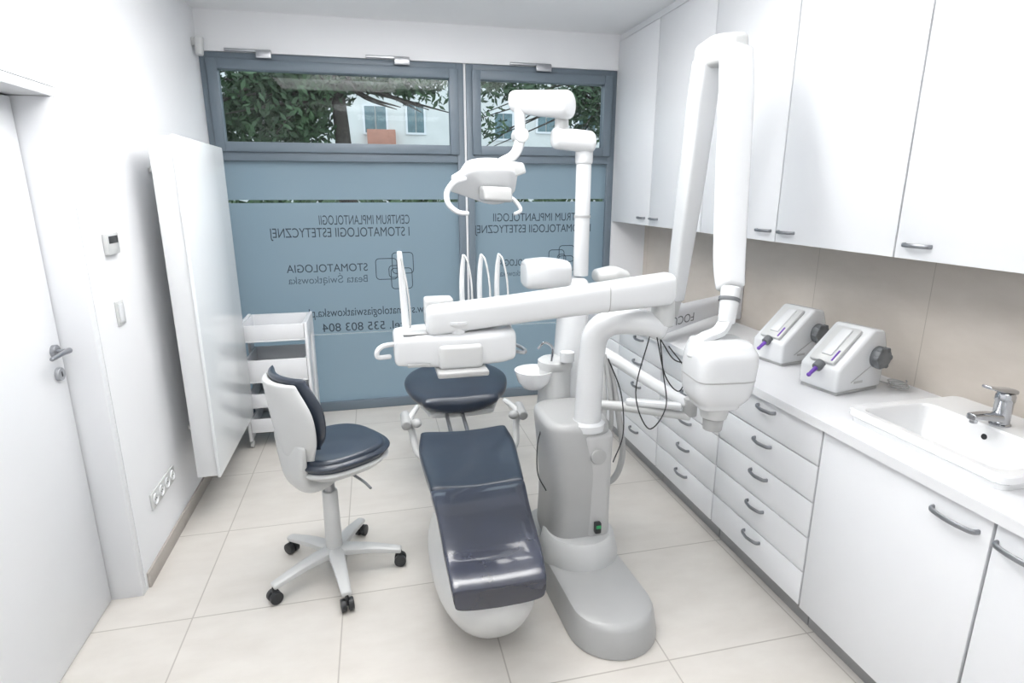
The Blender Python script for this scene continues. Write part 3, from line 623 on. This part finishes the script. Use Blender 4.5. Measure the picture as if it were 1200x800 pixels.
MB().body([((1.52,2.62,2.335),.046,.06),((1.54,2.53,2.35),.05,.065),((1.565,2.44,2.345),.046,.06)],(1,0,.05),(0,0,1),r=.025,p=4).out('elbow','plas2',t)
MB().cyl((1.335,1.975,1.38),(1.305,1.94,1.26),.038,.032,bev=.008).out('wrist','plas',t)
MB().cyl((1.326,1.965,1.345),(1.323,1.962,1.335),.041,n=28,bev=.002).out('wrist_ring','grey',t)
MB().sweep([(1.305,1.94,1.27),(1.27,1.93,1.225),(1.19,1.92,1.20),(1.15,1.91,1.14)],[.028,.030,.026,.020],[.018,.018,.016,.014],p=3,n=14,cap=.008).out('fork','plas',t)
MB().body([((1.25,1.89,.955),.080,.075),((1.252,1.89,1.0),.108,.10),((1.255,1.89,1.08),.117,.107),((1.26,1.89,1.15),.116,.106),((1.262,1.90,1.185),.102,.095)],(1,-.1,0),(.1,1,0),r=.016,p=5).out('tube_head','plas',t)
MB().body([((1.254,1.889,1.062),.1172,.1072),((1.254,1.889,1.066),.1172,.1072)],(1,-.1,0),(.1,1,0),r=.001,p=5).out('head_seam','lgrey',t)
MB().cyl((1.25,1.885,.95),(1.25,1.885,.90),.06,.05,bev=.006).out('collimator','plas2',t)
MB().cyl((1.25,1.885,.90),(1.25,1.885,.845),.04,.036,bev=.002).out('cone','lgrey',t)
# ---------------------------------------------------------------- light, world, camera
def area(loc,sx_,sy_,pw,rot=(0,0,0),col=(1,.985,.965)):
    l=bpy.data.lights.new('ceiling_or_fill_lamp','AREA'); l.shape='RECTANGLE'; l.size=sx_; l.size_y=sy_; l.energy=pw; l.color=col
    o=bpy.data.objects.new('ceiling_or_fill_lamp',l); COL.objects.link(o); o.location=loc; o.rotation_euler=rot
for x,y,p in ((.2,.1,8),(-.3,2.0,17),(.9,2.3,9),(.3,3.4,22),(.5,-1.0,10)): area((x,y,H-.02),1.3,.7,p)
area((.2,.1,2.3),1.6,.5,32,rot=(math.pi,0,0))  # added upward fill for soft ceiling bounce, not a fixture of the room
area((.25,2.3,2.66),1.5,.4,34,rot=(math.pi,0,0))  # second added uplight, out of view, only there to brighten the ceiling
wd=bpy.data.worlds.new('w'); S.world=wd; wd.use_nodes=True; nt=wd.node_tree; bg=nt.nodes['Background']
sk=nt.nodes.new('ShaderNodeTexSky'); sk.sky_type='HOSEK_WILKIE'; sk.turbidity=8; sk.sun_direction=(.2,-.5,.8)
mx=nt.nodes.new('ShaderNodeMixRGB'); mx.inputs[0].default_value=.85; mx.inputs[2].default_value=(.90,.96,1,1)
nt.links.new(sk.outputs[0],mx.inputs[1]); nt.links.new(mx.outputs[0],bg.inputs[0]); bg.inputs[1].default_value=2.6
cd=bpy.data.cameras.new('camera'); cd.lens=FPX/1200*36; cd.sensor_width=36; cd.clip_start=.02
co=bpy.data.objects.new('camera',cd); COL.objects.link(co); co.location=CAM; co.rotation_euler=(math.pi/2-PIT,0,-YAW)
S.camera=co
S.view_settings.view_transform='Standard'; S.view_settings.look='None'; S.view_settings.exposure=.08
